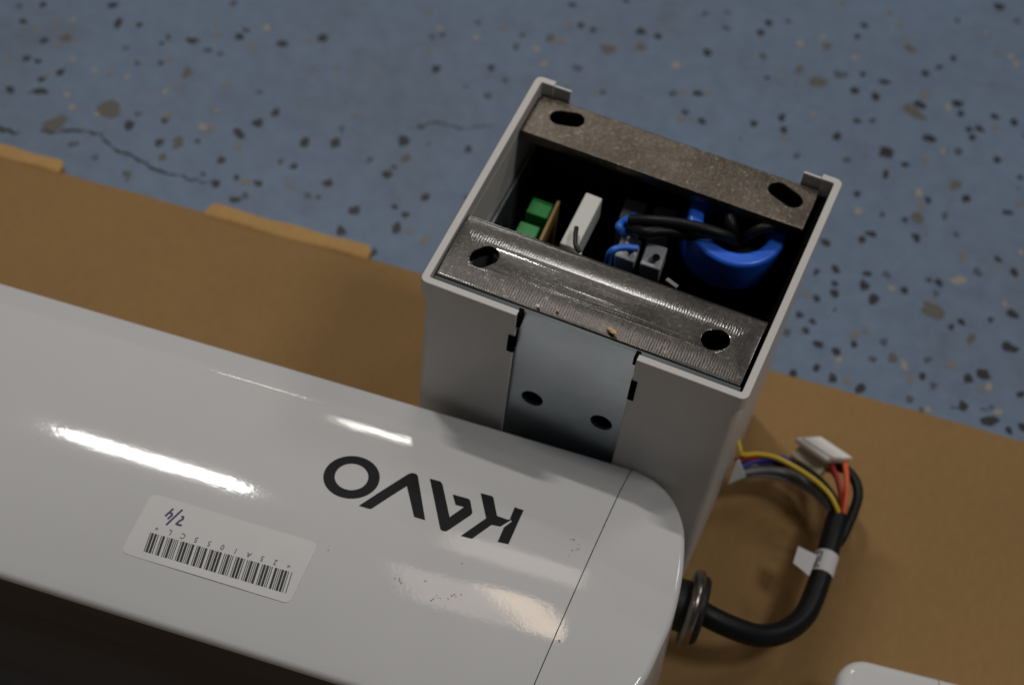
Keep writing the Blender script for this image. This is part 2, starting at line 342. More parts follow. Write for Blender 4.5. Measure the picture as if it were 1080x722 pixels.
# ------------------------------------------------------------------ cardboard sheet
ZC = -.150
card = thing('cardboard_sheet', 'brown cardboard sheet lying flat on the speckled blue floor under the white equipment', 'cardboard')
e0, e1 = at(65, 182, ZC), at(1080, 465, ZC)
ed = (e1 - e0).normalized(); en = Vector((-ed.y, ed.x, 0))
def cp(a, b): p = e0 + ed * a + en * b; return (p.x, p.y)
edge = [(a, random.uniform(-.0004, .0004)) for a in [-.9 + .012 * k for k in range(150)]]
outl = [cp(a, b) for a, b in edge] + [cp(.9, -.75), cp(-.9, -.75)]
me = plate2d([outl], .0042); me.transform(Matrix.Translation((0, 0, ZC - .0021)))
link('sheet', me, M_CARD, card)
def torn(u0, v0, u1, v1, w):
    a, b = at(u0, v0, ZC), at(u1, v1, ZC); n = 40; bmn = bmesh.new(); rows = []
    for i in range(n + 1):
        p = a.lerp(b, i / n); o = w * (1 + .06 * math.sin(i * .37)) * random.uniform(.96, 1.03) * (.6 if i in (0, n) else 1)
        lift = .0010 + .0003 * math.sin(i * .23) + random.uniform(-.00012, .00012)
        q = p + en * o
        rows.append([bmn.verts.new(v) for v in ((p.x - en.x * .0012, p.y - en.y * .0012, ZC + .0003), (p.x, p.y, ZC + lift), (q.x, q.y, ZC + lift * .6), (q.x, q.y, ZC - .0040), (p.x - en.x * .0012, p.y - en.y * .0012, ZC - .0040))])
    for A, B in zip(rows, rows[1:]):
        for k in range(5): bmn.faces.new((A[k], A[(k + 1) % 5], B[(k + 1) % 5], B[k]))
    bmn.faces.new(rows[0]); bmn.faces.new(rows[-1][::-1])
    return obj('torn_flap', bmn, M_TORN, card)
torn(-60, 147, 63, 182, .0062); torn(216, 226, 388, 273, .0068)

# ------------------------------------------------------------------ the white electrical box
bx = thing('electrical_box', 'open topped white metal box with two slotted steel bars and electronics inside', 'electrical box')
X0, X1, DY = -.0577, .0582, .1045
CA, CB, CC, CD = Vector((-.0577, .1034)), Vector((.0592, .1053)), Vector((.0566, .0008)), Vector((-.0576, -.0011))
def Q(p):
    u = (p.x - X0) / (X1 - X0); v = p.y / DY
    xy = (CD * (1 - u) + CC * u) * (1 - v) + (CA * (1 - u) + CB * u) * v
    return Vector((xy.x, xy.y, p.z))
def arc(cx, cy, r, a0, a1, n=6): return [(cx + r * math.cos(math.radians(a0 + (a1 - a0) * k / n)), cy + r * math.sin(math.radians(a0 + (a1 - a0) * k / n))) for k in range(n + 1)]
def cshape(off, th, gx, rx, side):
    """half of the shell in plan: from the front gap at x = gx round the side to the rear return ending at x = rx"""
    x, y0, y1, r = X0 + off, off, DY - off, .0026
    ri = max(.0006, r - th)
    out = [(gx, y0)] + arc(x + r, y0 + r, r, 270, 180) + arc(x + r, y1 - r, r, 180, 90) + [(rx, y1)]
    inn = [(rx, y1 - th)] + arc(x + th + ri, y1 - th - ri, ri, 90, 180, 3) + arc(x + th + ri, y0 + th + ri, ri, 180, 270, 3) + [(gx, y0 + th)]
    pts = out + inn
    if side < 0: return pts
    return [(X0 + X1 - px, py) for px, py in pts][::-1]
GL, GR = -.0225, .0199
bm = bmesh.new()
for side, g in ((-1, GL), (1, X0 + X1 - GR)):
    prism(bm, cshape(0, .0027, g, X0 + .0075, side), -.007, 0, Q)
    prism(bm, cshape(.0014, .0013, g, X0 + .0075, side), -.1495, -.0069, Q)
    # thin rear tab stepping in from the rear return
    x0, x1 = (X0 + .0074, X0 + .0140) if side < 0 else (X1 - .0140, X1 - .0074)
    box(bm, x0, x1, DY - .0022, DY - .0011, -.05, -.0006, Q)
shell = obj('shell', bm, M_POWDER, bx); bevel(shell, .0003, 2)
# rear sheet below the open back, coloured black so the inside stays dark
bm = bmesh.new(); box(bm, X0 + .004, X1 - .004, DY - .0036, DY - .0024, -.149, -.0085, Q); obj('rear_panel', bm, M_BLACK, bx)
# galvanised bracket inside: front sheet with two holes, sides
def holes_plate(outl, holes, t): return plate2d([outl] + holes, t)
fx0, fx1 = X0 + .0036, X1 - .0036
def circ(cx, cy, r, n=28): return [(cx + r * math.cos(2 * math.pi * k / n), cy + r * math.sin(2 * math.pi * k / n)) for k in range(n)]
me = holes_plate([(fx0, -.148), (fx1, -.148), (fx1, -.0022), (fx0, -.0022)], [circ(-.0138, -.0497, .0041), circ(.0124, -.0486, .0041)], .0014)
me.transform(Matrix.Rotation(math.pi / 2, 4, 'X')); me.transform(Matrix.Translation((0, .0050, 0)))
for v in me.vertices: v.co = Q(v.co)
br = link('bracket_plate', me, [M_GALV, mat('dimmed_zinc_edge', (.20, .225, .235), .7, .6)], bx)
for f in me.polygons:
    if abs(f.normal.z) > .7: f.material_index = 1  # cut edges coloured darker to tone down the light they catch
bm = bmesh.new()
box(bm, X0 + .0036, X0 + .0046, .0063, .098, -.148, -.032, Q); obj('bracket_side', bm, M_GALV, bx)
bm = bmesh.new(); box(bm, X1 - .0046, X1 - .0033, .0063, .098, -.148, -.0065, Q); obj('shade_sheet', bm, M_SEAM, bx)  # black sheet added to keep the gap beside the bars dark
# black sheet added behind the bracket so that no light shows through the holes
bm = bmesh.new(); box(bm, X0 + .006, X1 - .006, .0075, .0085, -.147, -.012, Q); obj('shade_sheet', bm, M_SEAM, bx)
bm = bmesh.new()
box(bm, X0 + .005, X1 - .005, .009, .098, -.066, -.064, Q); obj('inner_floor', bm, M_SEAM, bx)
# clip notches beside the cut-out
for xa, xb, za, zb in ((GL - .0022, GL + .0002, -.0225, -.0135), (GR - .0002, GR + .0020, -.0245, -.0135), (GL - .0004, GL + .0013, -.0075, -.0005), (GR - .0012, GR + .0004, -.0045, -.0002)):
    bm = bmesh.new(); box(bm, xa, xb, 0.0011, .0040, za, zb, Q); obj('clip', bm, M_SEAM, bx)
# slotted steel bars
def bar(name, y0, y1, x0, x1, z1, t, slots, m, lab=None, crown=None):
    me = plate2d([[(x0, y0), (x1, y0), (x1, y1), (x0, y1)]] + slots, t, .00035)
    me.transform(Matrix.Translation((0, 0, z1 - t / 2)))
    if crown:                       # the bar is very slightly domed across its width
        yc, k = crown; bmc = bmesh.new(); bmc.from_mesh(me); bmesh.ops.remove_doubles(bmc, verts=bmc.verts, dist=1e-7)
        y = y0 + .0012
        while y < y1 - .0008:
            bmesh.ops.bisect_plane(bmc, geom=bmc.verts[:] + bmc.edges[:] + bmc.faces[:], plane_co=(0, y, 0), plane_no=(0, 1, 0)); y += .0012
        for v in bmc.verts: v.co.z -= k * (v.co.y - yc) ** 2
        bmesh.ops.recalc_face_normals(bmc, faces=bmc.faces)
        bmc.to_mesh(me); bmc.free()
        for p in me.polygons: p.use_smooth = True
        me.set_sharp_from_angle(angle=math.radians(25))
    for v in me.vertices: v.co = Q(v.co)
    o = link(name, me, m, bx)
    if lab: o['label'] = lab
    return o
bar('mounting_bar', .0066, .0345, X0 + .0032, X1 - .0042, -.0016, .0055, [stadium(-.0423, .0196, .0026, .0038, .9), stadium(.0405, .0201, .0016, .0040, .5)], M_STEEL, 'milled steel bar at the front of the box with a bright scratchy glint', (.0255, 3.2))
bar('mounting_bar', .0810, .1010, X0 + .0034, X1 - .0064, -.0052, .0045, [stadium(-.0414, .0938, .0054, .0034, .25), stadium(.0413, .0938, .0064, .0035, -.37)], M_STEEL_BROWN, 'brownish steel bar at the back of the box')
# --- electronics
def oriented(name, c, size, yaw, m, parent, pitch=0., roll=0., bev=.0005):
    bm = bmesh.new(); Mx = Matrix.Translation(c) @ Matrix.Rotation(yaw, 4, 'Z') @ Matrix.Rotation(pitch, 4, 'Y') @ Matrix.Rotation(roll, 4, 'X')
    sx, sy, sz = (s / 2 for s in size); box(bm, -sx, sx, -sy, sy, -sz, sz, lambda p: Mx @ p)
    o = obj(name, bm, m, parent); bevel(o, bev, 2); return o
oriented('terminal_block', at(570, 219, -.030) - Vector((0, 0, .005)), (.0085, .0078, .010), .02, M_GREEN, bx)
oriented('terminal_block', at(556, 243, -.030) - Vector((0, 0, .005)), (.0078, .0070, .010), .02, M_GREEN, bx)
oriented('circuit_board', at(577, 238, -.027) - Vector((0, 0, .012)), (.0012, .026, .024), .04, M_PCB, bx, bev=.0002)
# white relay block with a black lever
o = oriented('relay', at(614, 231, -.016) - Vector((0, 0, .006)), (.0064, .0240, .012), -.02, M_WHITEPL, bx, roll=.12)
oriented('relay_foot', at(602, 265, -.019) - Vector((0, 0, .006)), (.0072, .0050, .010), -.02, M_WHITEPL, o)
wire('relay_lever', [at(608, 240, -.0140), at(607, 248, -.0135), at(607, 258, -.0135), at(611, 266, -.0140)], .00085, M_BLACK, o)
# grey terminals
for u, v, z in ((664, 258, -.022), (691, 266, -.022)):
    o = oriented('rail_terminal', at(u, v, z) - Vector((0, 0, .006)), (.0075, .0092, .012), .07, M_GREYPL, bx, roll=.25)
    bm = bmesh.new(); lathe(bm, [(.0001, .0), (.0014, .0), (.0014, .0007), (.0001, .0007)], Matrix.Translation(at(u + 1, v + 6, z + .0012)), 16); obj('screw_hole', bm, M_SEAM, o)
M_DGREY = mat('dark_grey_plastic', (.19, .19, .20), .45)
for u, v in ((668, 222), (700, 230)):
    oriented('rail_terminal', at(u, v, -.028) - Vector((0, 0, .008)), (.0082, .0105, .016), .07, M_DGREY, bx)
oriented('lug', at(709, 297, -.020) - Vector((0, 0, .001)), (.0050, .0016, .0012), -.35, M_DGREY, bx, bev=.0002)
# blue toroid choke
bm = bmesh.new(); R0, R1, hh, rf = .0182, .0122, .0180, .0017
prof = []
for cx, cz, a0 in ((R0 - rf, hh / 2 - rf, 90), (R0 - rf, -hh / 2 + rf, 0), (R1 + rf, -hh / 2 + rf, -90), (R1 + rf, hh / 2 - rf, -180)):
    for k in range(7):
        a = math.radians(a0 - 90 * k / 6); prof.append((cx + rf * math.cos(a), cz + rf * math.sin(a)))
cT = at(778, 232, -.0150)
lathe(bm, prof, Matrix.Translation(cT - Vector((0, 0, hh / 2))) @ Matrix.Rotation(.10, 4, 'X') @ Matrix.Rotation(.06, 4, 'Y'), 64)
obj('choke_ring', bm, M_BLUE, bx, 'all')
bm = bmesh.new(); tube(bm, [cT + Vector((0, 0, -.03)), cT + Vector((0, 0, -.009))], .0120, 32); obj('choke_core', bm, M_BLACK, bx, 50)
# black leads that run over the terminals into the ring
wire('black_lead', [at(664, 232, -.015), at(690, 233, -.012), at(718, 236, -.011), at(748, 243, -.011), at(768, 250, -.014), at(778, 255, -.022)], .0021, M_RUBBER, bx, n=16)
wire('black_lead', [at(664, 240, -.018), at(680, 245, -.014), at(700, 244, -.014), at(724, 247, -.016), at(752, 252, -.018), at(772, 254, -.024)], .0021, M_RUBBER, bx, n=16)
wire('black_lead', [at(660, 236, -.022), at(684, 239, -.017), at(712, 241, -.0165), at(740, 247, -.018), at(764, 252, -.024)], .0027, M_RUBBER, bx, n=16)
wire('black_lead', [at(838, 243, -.020), at(820, 240, -.012), at(804, 240, -.010), at(790, 248, -.014), at(784, 254, -.024)], .0019, M_RUBBER, bx, n=16)
wire('black_lead', [at(772, 205, -.018), at(770, 222, -.012), at(771, 238, -.012), at(775, 252, -.020)], .0022, M_RUBBER, bx, n=16)
wire('blue_lead', [at(728, 206, -.019), at(752, 209, -.0155), at(782, 220, -.0145), at(812, 232, -.0145), at(838, 241, -.017)], .0017, M_BLUE, bx)
bm = bmesh.new(); box(bm, X0 + .006, X1 - .006, .0845, .0995, -.0130, -.0118, Q); obj('shade_sheet', bm, M_SEAM, bx)  # black sheet added under the rear bar to darken its slots
wire('blue_lead', [at(668, 228, -.024), at(657, 234, -.019), at(653, 240, -.017), at(660, 247, -.022)], .0015, M_BLUEWIRE, bx)
wire('blue_lead', [at(672, 262, -.0165), at(656, 261, -.0155), at(645, 265, -.0160), at(641, 276, -.022), at(640, 288, -.030)], .0013, M_BLUEWIRE, bx)

# ------------------------------------------------------------------ the long white equipment housing
PH = math.radians(6.2)
AX, AN = Vector((math.cos(PH), math.sin(PH), 0)), Vector((-math.sin(PH), math.cos(PH), 0))
def SQ(s, q, z): p = AX * s + AN * q; return Vector((p.x, p.y, z))
def toSQ(p): return p.dot(AX), p.dot(AN)
QF, ZB = -.1106, -.1495
def camber(q): return -.0552 - 2.3 * (q + .05) ** 2
def smin(a, b, k):
    h = max(0., min(1., .5 + .5 * (b - a) / k)); return b * (1 - h) + a * h - k * h * (1 - h)
def rnd(d, r):
    return 0 if d >= r else r - math.sqrt(max(0, r * r - (r - d) ** 2))
def ztop(q):
    d = -q; z = smin(camber(q), -.0584 - (.0142 - d) * .55, .0009)
    return z - rnd(d, .0022) - rnd(q - QF, .0020)
def seam_s(q): return .0255 + (q + .01) * .112
arm = thing('equipment_housing', 'long glossy white equipment housing with black upside down lettering and a barcode sticker', 'equipment housing')
# body
ds = [0, .00012, .0003, .0006, .001, .0016, .0022, .0032, .0045, .006, .008, .010, .0115, .0125, .0131, .0136, .0141, .0146, .0151, .0157, .0165, .018, .021]
qs = [-d for d in ds] + [-.021 - .0876 * k / 26 for k in range(1, 27)] + [QF + x for x in (.0020, .0015, .0011, .0008, .0006, .0004, .0002, .0001, .00003, 0)]
qs = sorted(set(qs), reverse=True)
bm = bmesh.new()
ss = [-.62, -.4, -.3, -.25, -.2, -.15, -.1, -.06, -.03, None]
rows = []
for s in ss:
    r = []
    for q, z in [(-.0005, ZB), (0, -.12)] + [(q, ztop(q)) for q in qs] + [(QF + .0003, -.0654), (QF + .0020, -.0656), (QF + .0022, -.064)]:
        sv = (seam_s(q) - .00016) if s is None else s
        r.append(bm.verts.new(SQ(sv, q, z)))
    rows.append(r)
for A, B in zip(rows, rows[1:]):
    for k in range(len(A) - 1): bm.faces.new((A[k], A[k + 1], B[k + 1], B[k]))
obj('body', bm, M_WHITE, arm, 60)
# front side set back under the white lip, its shade put into the colour
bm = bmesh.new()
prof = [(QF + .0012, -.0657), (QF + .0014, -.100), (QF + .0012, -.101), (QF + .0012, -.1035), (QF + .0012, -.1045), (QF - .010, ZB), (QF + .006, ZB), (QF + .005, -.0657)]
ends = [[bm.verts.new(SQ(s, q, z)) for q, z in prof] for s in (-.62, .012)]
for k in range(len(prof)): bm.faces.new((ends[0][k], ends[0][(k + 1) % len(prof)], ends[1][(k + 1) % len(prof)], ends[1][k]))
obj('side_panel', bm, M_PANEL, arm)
# dark block added to keep light out of the joint between body and cap
bm = bmesh.new(); prism(bm, [(seam_s(q) + o, q) for q, o in ((-.004, -.001), (-.108, -.001), (-.108, .0012), (-.004, .0012))], ZB, -.0725, lambda p: SQ(p.x, p.y, p.z))
obj('joint_light_block', bm, M_SEAM, arm)
bm = bmesh.new()
fr = [[bm.verts.new(SQ(seam_s(q) + o, q, ztop(q) - dz)) for q in [-.0015 - .1078 * k / 60 for k in range(61)]] for o, dz in ((-.0009, .0011), (.0009, .0011), (.0009, .016), (-.0009, .016))]
for i in range(4):
    for k in range(60): bm.faces.new((fr[i][k], fr[i][k + 1], fr[(i + 1) % 4][k + 1], fr[(i + 1) % 4][k]))
obj('joint_strip', bm, M_SEAM, arm)
# end cap: plan outline from the back of the seam round the end to the front of the seam
g = .00016
outl = [Vector(p) for p in ((seam_s(0) + g, 0), (.0285, -.0001), (.0325, -.0009), (.0366, -.0023), (.0405, -.0049), (.0437, -.0086), (.0462, -.0132), (.0483, -.0185), (.0502, -.0245), (.0519, -.0325), (.0532, -.0415), (.0538, -.0515), (.0535, -.0600), (.0523, -.0680), (.0510, -.0765), (.0488, -.0848), (.0452, -.0938), (.0394, -.1014), (.0312, -.1070), (.0215, -.1098), (seam_s(QF) + g, QF))]
outl = [p.xy for p in smooth_path([Vector((*p, 0)) for p in outl], 5)]
seamp = [Vector((seam_s(QF + (0 - QF) * k / 40) + g, QF + (0 - QF) * k / 40)) for k in range(1, 40)]
poly = outl + seamp
def ol_dist(p):
    best = (9, 0)
    for i in range(len(outl) - 1):
        a, b = outl[i], outl[i + 1]; ab = b - a; t = max(0, min(1, (p - a).dot(ab) / ab.length_squared)); d = (p - a - ab * t).length
        if d < best[0]: best = (d, (i + t) / (len(outl) - 1))
    return best
def capz(p):
    d, t = ol_dist(p)
    w = 1 - max(0, min(1, (t - .16) / .26)); w = w * w * (3 - 2 * w)          # facet fades out round the corner
    z = camber(p.y)
    z = z * (1 - w) + w * smin(z, -.0584 - (.0142 - d) * .55, .0009)
    e = p.x - (seam_s(p.y) + .0052)
    k = max(0, min(1, (-p.y - .03) / .03)); z -= .5 * (e + math.sqrt(e * e + 1.0e-6)) * (.035 + .055 * k) - .5 * .0001 * 0
    r = .0022
    return z - rnd(d, r)
pts = list(poly)
npoly = len(poly)
cen = Vector((.030, -.055))
# rings inside the outline
nrm = []
for i in range(len(outl)):
    t = (outl[min(i + 1, len(outl) - 1)] - outl[max(i - 1, 0)]).normalized(); nrm.append(Vector((t.y, -t.x)) if (Vector((t.y, -t.x))).dot(cen - outl[i]) > 0 else Vector((-t.y, t.x)))
for d in (.00012, .0003, .0006, .001, .0015, .0022, .0032, .0045, .006, .008, .0095, .0115, .0125, .0131, .0136, .0141, .0146, .0151, .0157, .0165):
    for i in range(0, len(outl)):
        p = outl[i] + nrm[i] * d
        if p.x > seam_s(p.y) + g + .00008 and ol_dist(p)[0] > d * .96: pts.append(p)
for off in (.0004, .0012, .0025, .0037, .0044, .005, .0055, .006, .0068, .008, .011, .014, .017, .020, .023):
    for k in range(45):
        q = -.0148 - .088 * k / 44; p = Vector((seam_s(q) + g + off, q))
        if p.x < .0535 and ol_dist(p)[0] > .0172: pts.append(p)
vo, _, fo, *_ = delaunay_2d_cdt(pts, [(i, (i + 1) % npoly) for i in range(npoly)], [list(range(npoly))], 1, 1e-7)
bm = bmesh.new(); tv = []
for p in vo: tv.append(bm.verts.new(SQ(p.x, p.y, capz(p))))
for f in fo:
    try: bm.faces.new([tv[i] for i in f])
    except ValueError: pass
# side wall of the cap, flaring slightly toward the bottom
base = []
idx = {(round(p.x, 7), round(p.y, 7)): v for p, v in zip(vo, tv)}
for lv, (z, fl) in enumerate(((None, 0), (-.085, .0014), (-.11, .0028), (-.135, .0034), (ZB, .0034))):
    row = []
    for i, p in enumerate(outl):
        if z is None:
            row.append(min(tv, key=lambda v: (v.co.x - SQ(p.x, p.y, 0).x) ** 2 + (v.co.y - SQ(p.x, p.y, 0).y) ** 2))
        else:
            w = max(0, min(1, (i / len(outl) - .12) / .2)); q = p - nrm[i] * fl * w; row.append(bm.verts.new(SQ(q.x, q.y, z)))
    base.append(row)
for A, B in zip(base, base[1:]):
    for k in range(len(A) - 1):
        try: bm.faces.new((A[k], A[k + 1], B[k + 1], B[k]))
        except ValueError: pass
obj('end_cap', bm, M_WHITE, arm, 55)
# --- print on the housing
def on_arm(u, v):
    z = -.056
    for _ in range(12):
        s, q = toSQ(at(u, v, z)); z = ztop(q)
    return s, q
def decal(name, polys, lift, m, parent, thick=.00012, curl=None, sub=3):
    """thin printed or stuck-on pieces that follow the curve of the housing; polys in (s, q)"""
    bm = bmesh.new()
    for poly in polys:
        q = [Vector((s, t)) for s, t in poly]; n = len(q)
        xs, ys = [p.x for p in q], [p.y for p in q]; step = .0022; extra = []
        # densify the outline so that long edges follow the curve
        dense = []
        for i in range(n):
            a, b = q[i], q[(i + 1) % n]; k = max(1, int((b - a).length / step))
            dense += [a.lerp(b, j / k) for j in range(k)]
        nb = len(dense); gs = .0025
        if max(xs) - min(xs) > .03:
            gx = min(xs)
            while gx < max(xs):
                gy = min(ys)
                while gy < max(ys):
                    dense.append(Vector((gx, gy))); gy += gs
                gx += gs
        tri = delaunay_2d_cdt(dense, [(i, (i + 1) % nb) for i in range(nb)], [list(range(nb))], 1, 1e-8)
        top = [bm.verts.new(SQ(p.x, p.y, ztop(p.y) + lift + (curl(p) if curl else 0))) for p in tri[0]]
        for f in tri[2]: bm.faces.new([top[i] for i in f])
    bmesh.ops.recalc_face_normals(bm, faces=bm.faces)
    if sum(f.normal.z for f in bm.faces) < 0: bmesh.ops.reverse_faces(bm, faces=bm.faces)
    r = bmesh.ops.extrude_face_region(bm, geom=bm.faces[:])
    # the extruded copy stays as the top, the first faces become the underside
    for v in [e for e in r['geom'] if isinstance(e, bmesh.types.BMVert)]: v.co.z += thick
    return obj(name, bm, m, parent)
def px(ox, oy, sc, pts): return [on_arm(ox + x / sc, oy + y / sc) for x, y in pts]
K = lambda *p: px(330, 470, 4.5, p)
oc = on_arm(330 + 183.5 / 4.5, 470 + 149 / 4.5)
oo = [on_arm(330 + (183.5 + 134 * math.cos(a)) / 4.5, 470 + (149 + 101 * math.sin(a)) / 4.5) for a in [2 * math.pi * k / 56 for k in range(56)]]
oi = [on_arm(330 + (183.5 + 80 * math.cos(a)) / 4.5, 470 + (147 + 63 * math.sin(a)) / 4.5) for a in [2 * math.pi * k / 56 for k in range(56)]]
ring = [[oo[k], oo[(k + 1) % 56], oi[(k + 1) % 56], oi[k]] for k in range(56)]
def ringmesh(name, m, parent, lift, thick):
    bm = bmesh.new(); A = []
    for (a, b) in zip(oo, oi):
        A.append([bm.verts.new(SQ(p[0], p[1], ztop(p[1]) + z)) for p, z in ((a, lift), (a, lift + thick), (b, lift + thick), (b, lift))])
    for k in range(56):
        for j in range(4): bm.faces.new((A[k][j], A[k][(j + 1) % 4], A[(k + 1) % 56][(j + 1) % 4], A[(k + 1) % 56][j]))
    return obj(name, bm, m, parent)
ringmesh('printed_letter', M_INK, arm, .00003, .00009)
decal('printed_letter', [K((218, 284), (452, 134), (470, 128), (490, 132), (498, 142), (533, 352), (480, 336), (446, 190), (278, 298), (266, 298))], .00003, M_INK, arm, .00009)
decal('printed_letter', [K((555, 155), (606, 169), (615, 182), (649, 338), (717, 290), (677, 279), (664, 233), (668, 231), (740, 251), (747, 260), (757, 314), (752, 326), (642, 400), (632, 405), (612, 402), (604, 392))], .00003, M_INK, arm, .00009)
decal('printed_letter', [K((796, 224), (850, 238), (857, 246), (874, 332), (922, 349), (946, 348), (890, 382), (848, 374), (755, 440), (702, 427), (822, 343)), K((958, 291), (1000, 305), (928, 466), (877, 455), (907, 386), (944, 358), (936, 343))], .00003, M_INK, arm, .00009)
# --- barcode sticker
sc_ = [on_arm(*p) for p in ((127, 582), (160, 523), (336, 573), (305, 640))]
sc_ = [Vector(p) for p in sc_]
o0 = sc_[0]; ux = ((sc_[3] - sc_[0]) + (sc_[2] - sc_[1])) / 2; uy = ((sc_[1] - sc_[0]) + (sc_[2] - sc_[3])) / 2
SW, SHh = ux.length, uy.length
def stk(a, b): p = o0 + ux * a + uy * b; return (p.x, p.y)       # a along the long edge, b up the short edge
rr_ = .0022
def rrect(w, h, r):
    pts = []
    for cx, cy, a0 in ((w - r, r, -90), (w - r, h - r, 0), (r, h - r, 90), (r, r, 180)): pts += arc(cx, cy, r, a0, a0 + 90, 5)
    return pts
def curl_f(p):
    v = p - o0; a = v.dot(ux) / SW ** 2; b = v.dot(uy) / SHh ** 2
    return .0011 * max(0, 1 - b / .28) ** 2 * max(0, min(1, (a - .15) / .75))
stick = decal('barcode_sticker', [[stk(x / SW, y / SHh) for x, y in rrect(SW, SHh, rr_)]], .00004, M_LABEL, arm, .0001, curl_f)
CODE = {'0': '000110100', '1': '100100001', '2': '001100001', '5': '100110000', 'A': '100001001', 'C': '101001000', 'L': '001000011', '*': '010010100'}
TXT = '*25A1055CL*'
units = sum(sum(2.6 if b == '1' else 1 for b in CODE[c]) + 1 for c in TXT)
qp = lambda u, v: Vector(on_arm(u, v))
bl, br_ = qp(150.5, 581), qp(301.5, 625.5)      # lower ends of first and last bar
tl, tr = qp(157.5, 561), qp(308.5, 603.5)
def bcode(a, b): p = bl.lerp(br_, a).lerp(tl.lerp(tr, a), b); return (p.x, p.y)
bars = []; x = 0.
for c in TXT:
    for i, b in enumerate(CODE[c]):
        w = 2.6 if b == '1' else 1.
        if i % 2 == 0: bars.append((x, x + w * (1. if b == '1' else .8)))
        x += w
    x += 1
bars = [[bcode(1 - b / units, 0), bcode(1 - a / units, 0), bcode(1 - a / units, 1), bcode(1 - b / units, 1)] for a, b in bars]
decal('barcode', bars, .00018, M_BARS, stick, .00004, curl_f)
# serial characters, upside down above the bars
def text_mesh(ch):
    cu = bpy.data.curves.new('t', 'FONT'); cu.body = ch; cu.size = 1; o = bpy.data.objects.new('t', cu); COL.objects.link(o)
    me = bpy.data.meshes.new_from_object(o.evaluated_get(bpy.context.evaluated_depsgraph_get())); bpy.data.objects.remove(o); return me
bm = bmesh.new(); chs = 11
exd, eyd = ux.normalized(), uy.normalized()
c0, c1 = qp(165.3, 557.5), qp(304.5, 597)
for i, ch in enumerate(TXT):
    me = text_mesh(ch); ce = c1.lerp(c0, i / 10)
    xs = [v.co.x for v in me.vertices]; ys = [v.co.y for v in me.vertices]; mx, my = (min(xs) + max(xs)) / 2, (min(ys) + max(ys)) / 2
    vs = []
    for v in me.vertices:
        p = ce - exd * (v.co.x - mx) * .0024 - eyd * (v.co.y - my) * .0027
        vs.append(bm.verts.new(SQ(p.x, p.y, ztop(p.y) + .00022)))
    for f in me.polygons:
        try: bm.faces.new([vs[i] for i in f.vertices])
        except ValueError: pass
bmesh.ops.recalc_face_normals(bm, faces=bm.faces)
for f in bm.faces:
    if f.normal.z < 0: f.normal_flip()
obj('serial_text', bm, M_BARS, stick, recalc=False)
def stroke_polys(pts, w):
    P = [Vector(p) for p in pts]; out = []
    for a, b in zip(P, P[1:]):
        t = (b - a).normalized(); n = Vector((-t.y, t.x)) * w; a2, b2 = a - t * w * .6, b + t * w * .6
        out.append([tuple(a2 + n), tuple(a2 - n), tuple(b2 - n), tuple(b2 + n)])
    return out
hw = []
for st in (((405, 120), (335, 185), (265, 248)), ((300, 218), (345, 185), (385, 205), (388, 235), (350, 270), (312, 302)), ((578, 140), (430, 275), (285, 415)), ((575, 262), (603, 275), (592, 312), (525, 350), (467, 402), (500, 418), (562, 428))):
    hw += stroke_polys(px(160, 530, 18, st), .00034)
bm = bmesh.new()
for k, poly in enumerate(hw):
    vs = [bm.verts.new(SQ(s, q, ztop(q) + .00022 + k * 2e-6)) for s, q in poly]; f = bm.faces.new(vs); f.normal_update()
    if f.normal.z < 0: f.normal_flip()
obj('handwriting', bm, M_PEN, stick, recalc=False)
# violet smudges and scuffs on the paint
for cx, cy, sx, sy, n in ((425, 612, 16, 4, 6), (460, 632, 16, 6, 9), (484, 628, 10, 4, 6), (608, 578, 16, 10, 8), (590, 676, 1.5, 2, 4)):
    bm = bmesh.new()
    for k in range(n):
        s, q = on_arm(random.gauss(cx, sx / 2), random.gauss(cy, sy / 2)); r = random.uniform(.00014, .00036)
        if s > seam_s(q) - .001 and cx != 590: continue
        vs = []
        for j in range(6):
            a, f = 1.047 * j, random.uniform(.6, 1.7); s1, q1 = s + r * math.cos(a) * f, q + r * .8 * math.sin(a) * f
            vs.append(bm.verts.new(SQ(s1, q1, (capz(Vector((s1, q1))) if s > seam_s(q) else ztop(q1)) + .00006 + k * 1e-6)))
        f = bm.faces.new(vs); f.normal_update()
        if f.normal.z < 0: f.normal_flip()
    obj('scuff_mark', bm, M_PINK, arm, recalc=False)
# cable gland on the end of the housing
gc = at(729, 641, -.1165)
gdir = Vector((1, .13, -.03)).normalized(); gm = Matrix.Translation(gc) @ gdir.to_track_quat('Z', 'Y').to_matrix().to_4x4()
bm = bmesh.new(); lathe(bm, [(.0001, -.016), (.0098, -.016), (.0098, -.0021), (.0001, -.0021)], gm, 40); gl = obj('cable_gland', bm, M_BLACK, arm, 40)
bm = bmesh.new(); lathe(bm, [(.0085, -.0021), (.0136, -.0021), (.0145, -.0014), (.0148, 0), (.0145, .0014), (.0136, .0021), (.0085, .0021)], gm, 56); obj('lock_ring', bm, M_CHROME, gl, 50)
bm = bmesh.new(); lathe(bm, [(.0001, .001), (.0130, .001), (.0130, .0034), (.0120, .0045), (.0052, .0050), (.0001, .0050)], gm, 40); obj('rubber_seal', bm, M_BLACK, gl, 40)

# ------------------------------------------------------------------ black cable with connector
cab = thing('power_cable', 'thick black cable curving over the cardboard to coloured wires and a milky plug', 'cable')
pc = [gc + gdir * .003, at(752, 652, -.1175), at(778, 663.5, -.121), at(803, 670, -.125), at(828, 665, -.128), at(848, 649, -.130), at(860, 624, -.130), at(869, 596, -.130), at(877, 568, -.130), at(883.5, 545, -.131)]
path = smooth_path(pc, 8)
bm = bmesh.new(); tube(bm, path, .0044, 22); obj('sheath', bm, M_RUBBER, cab, 60)
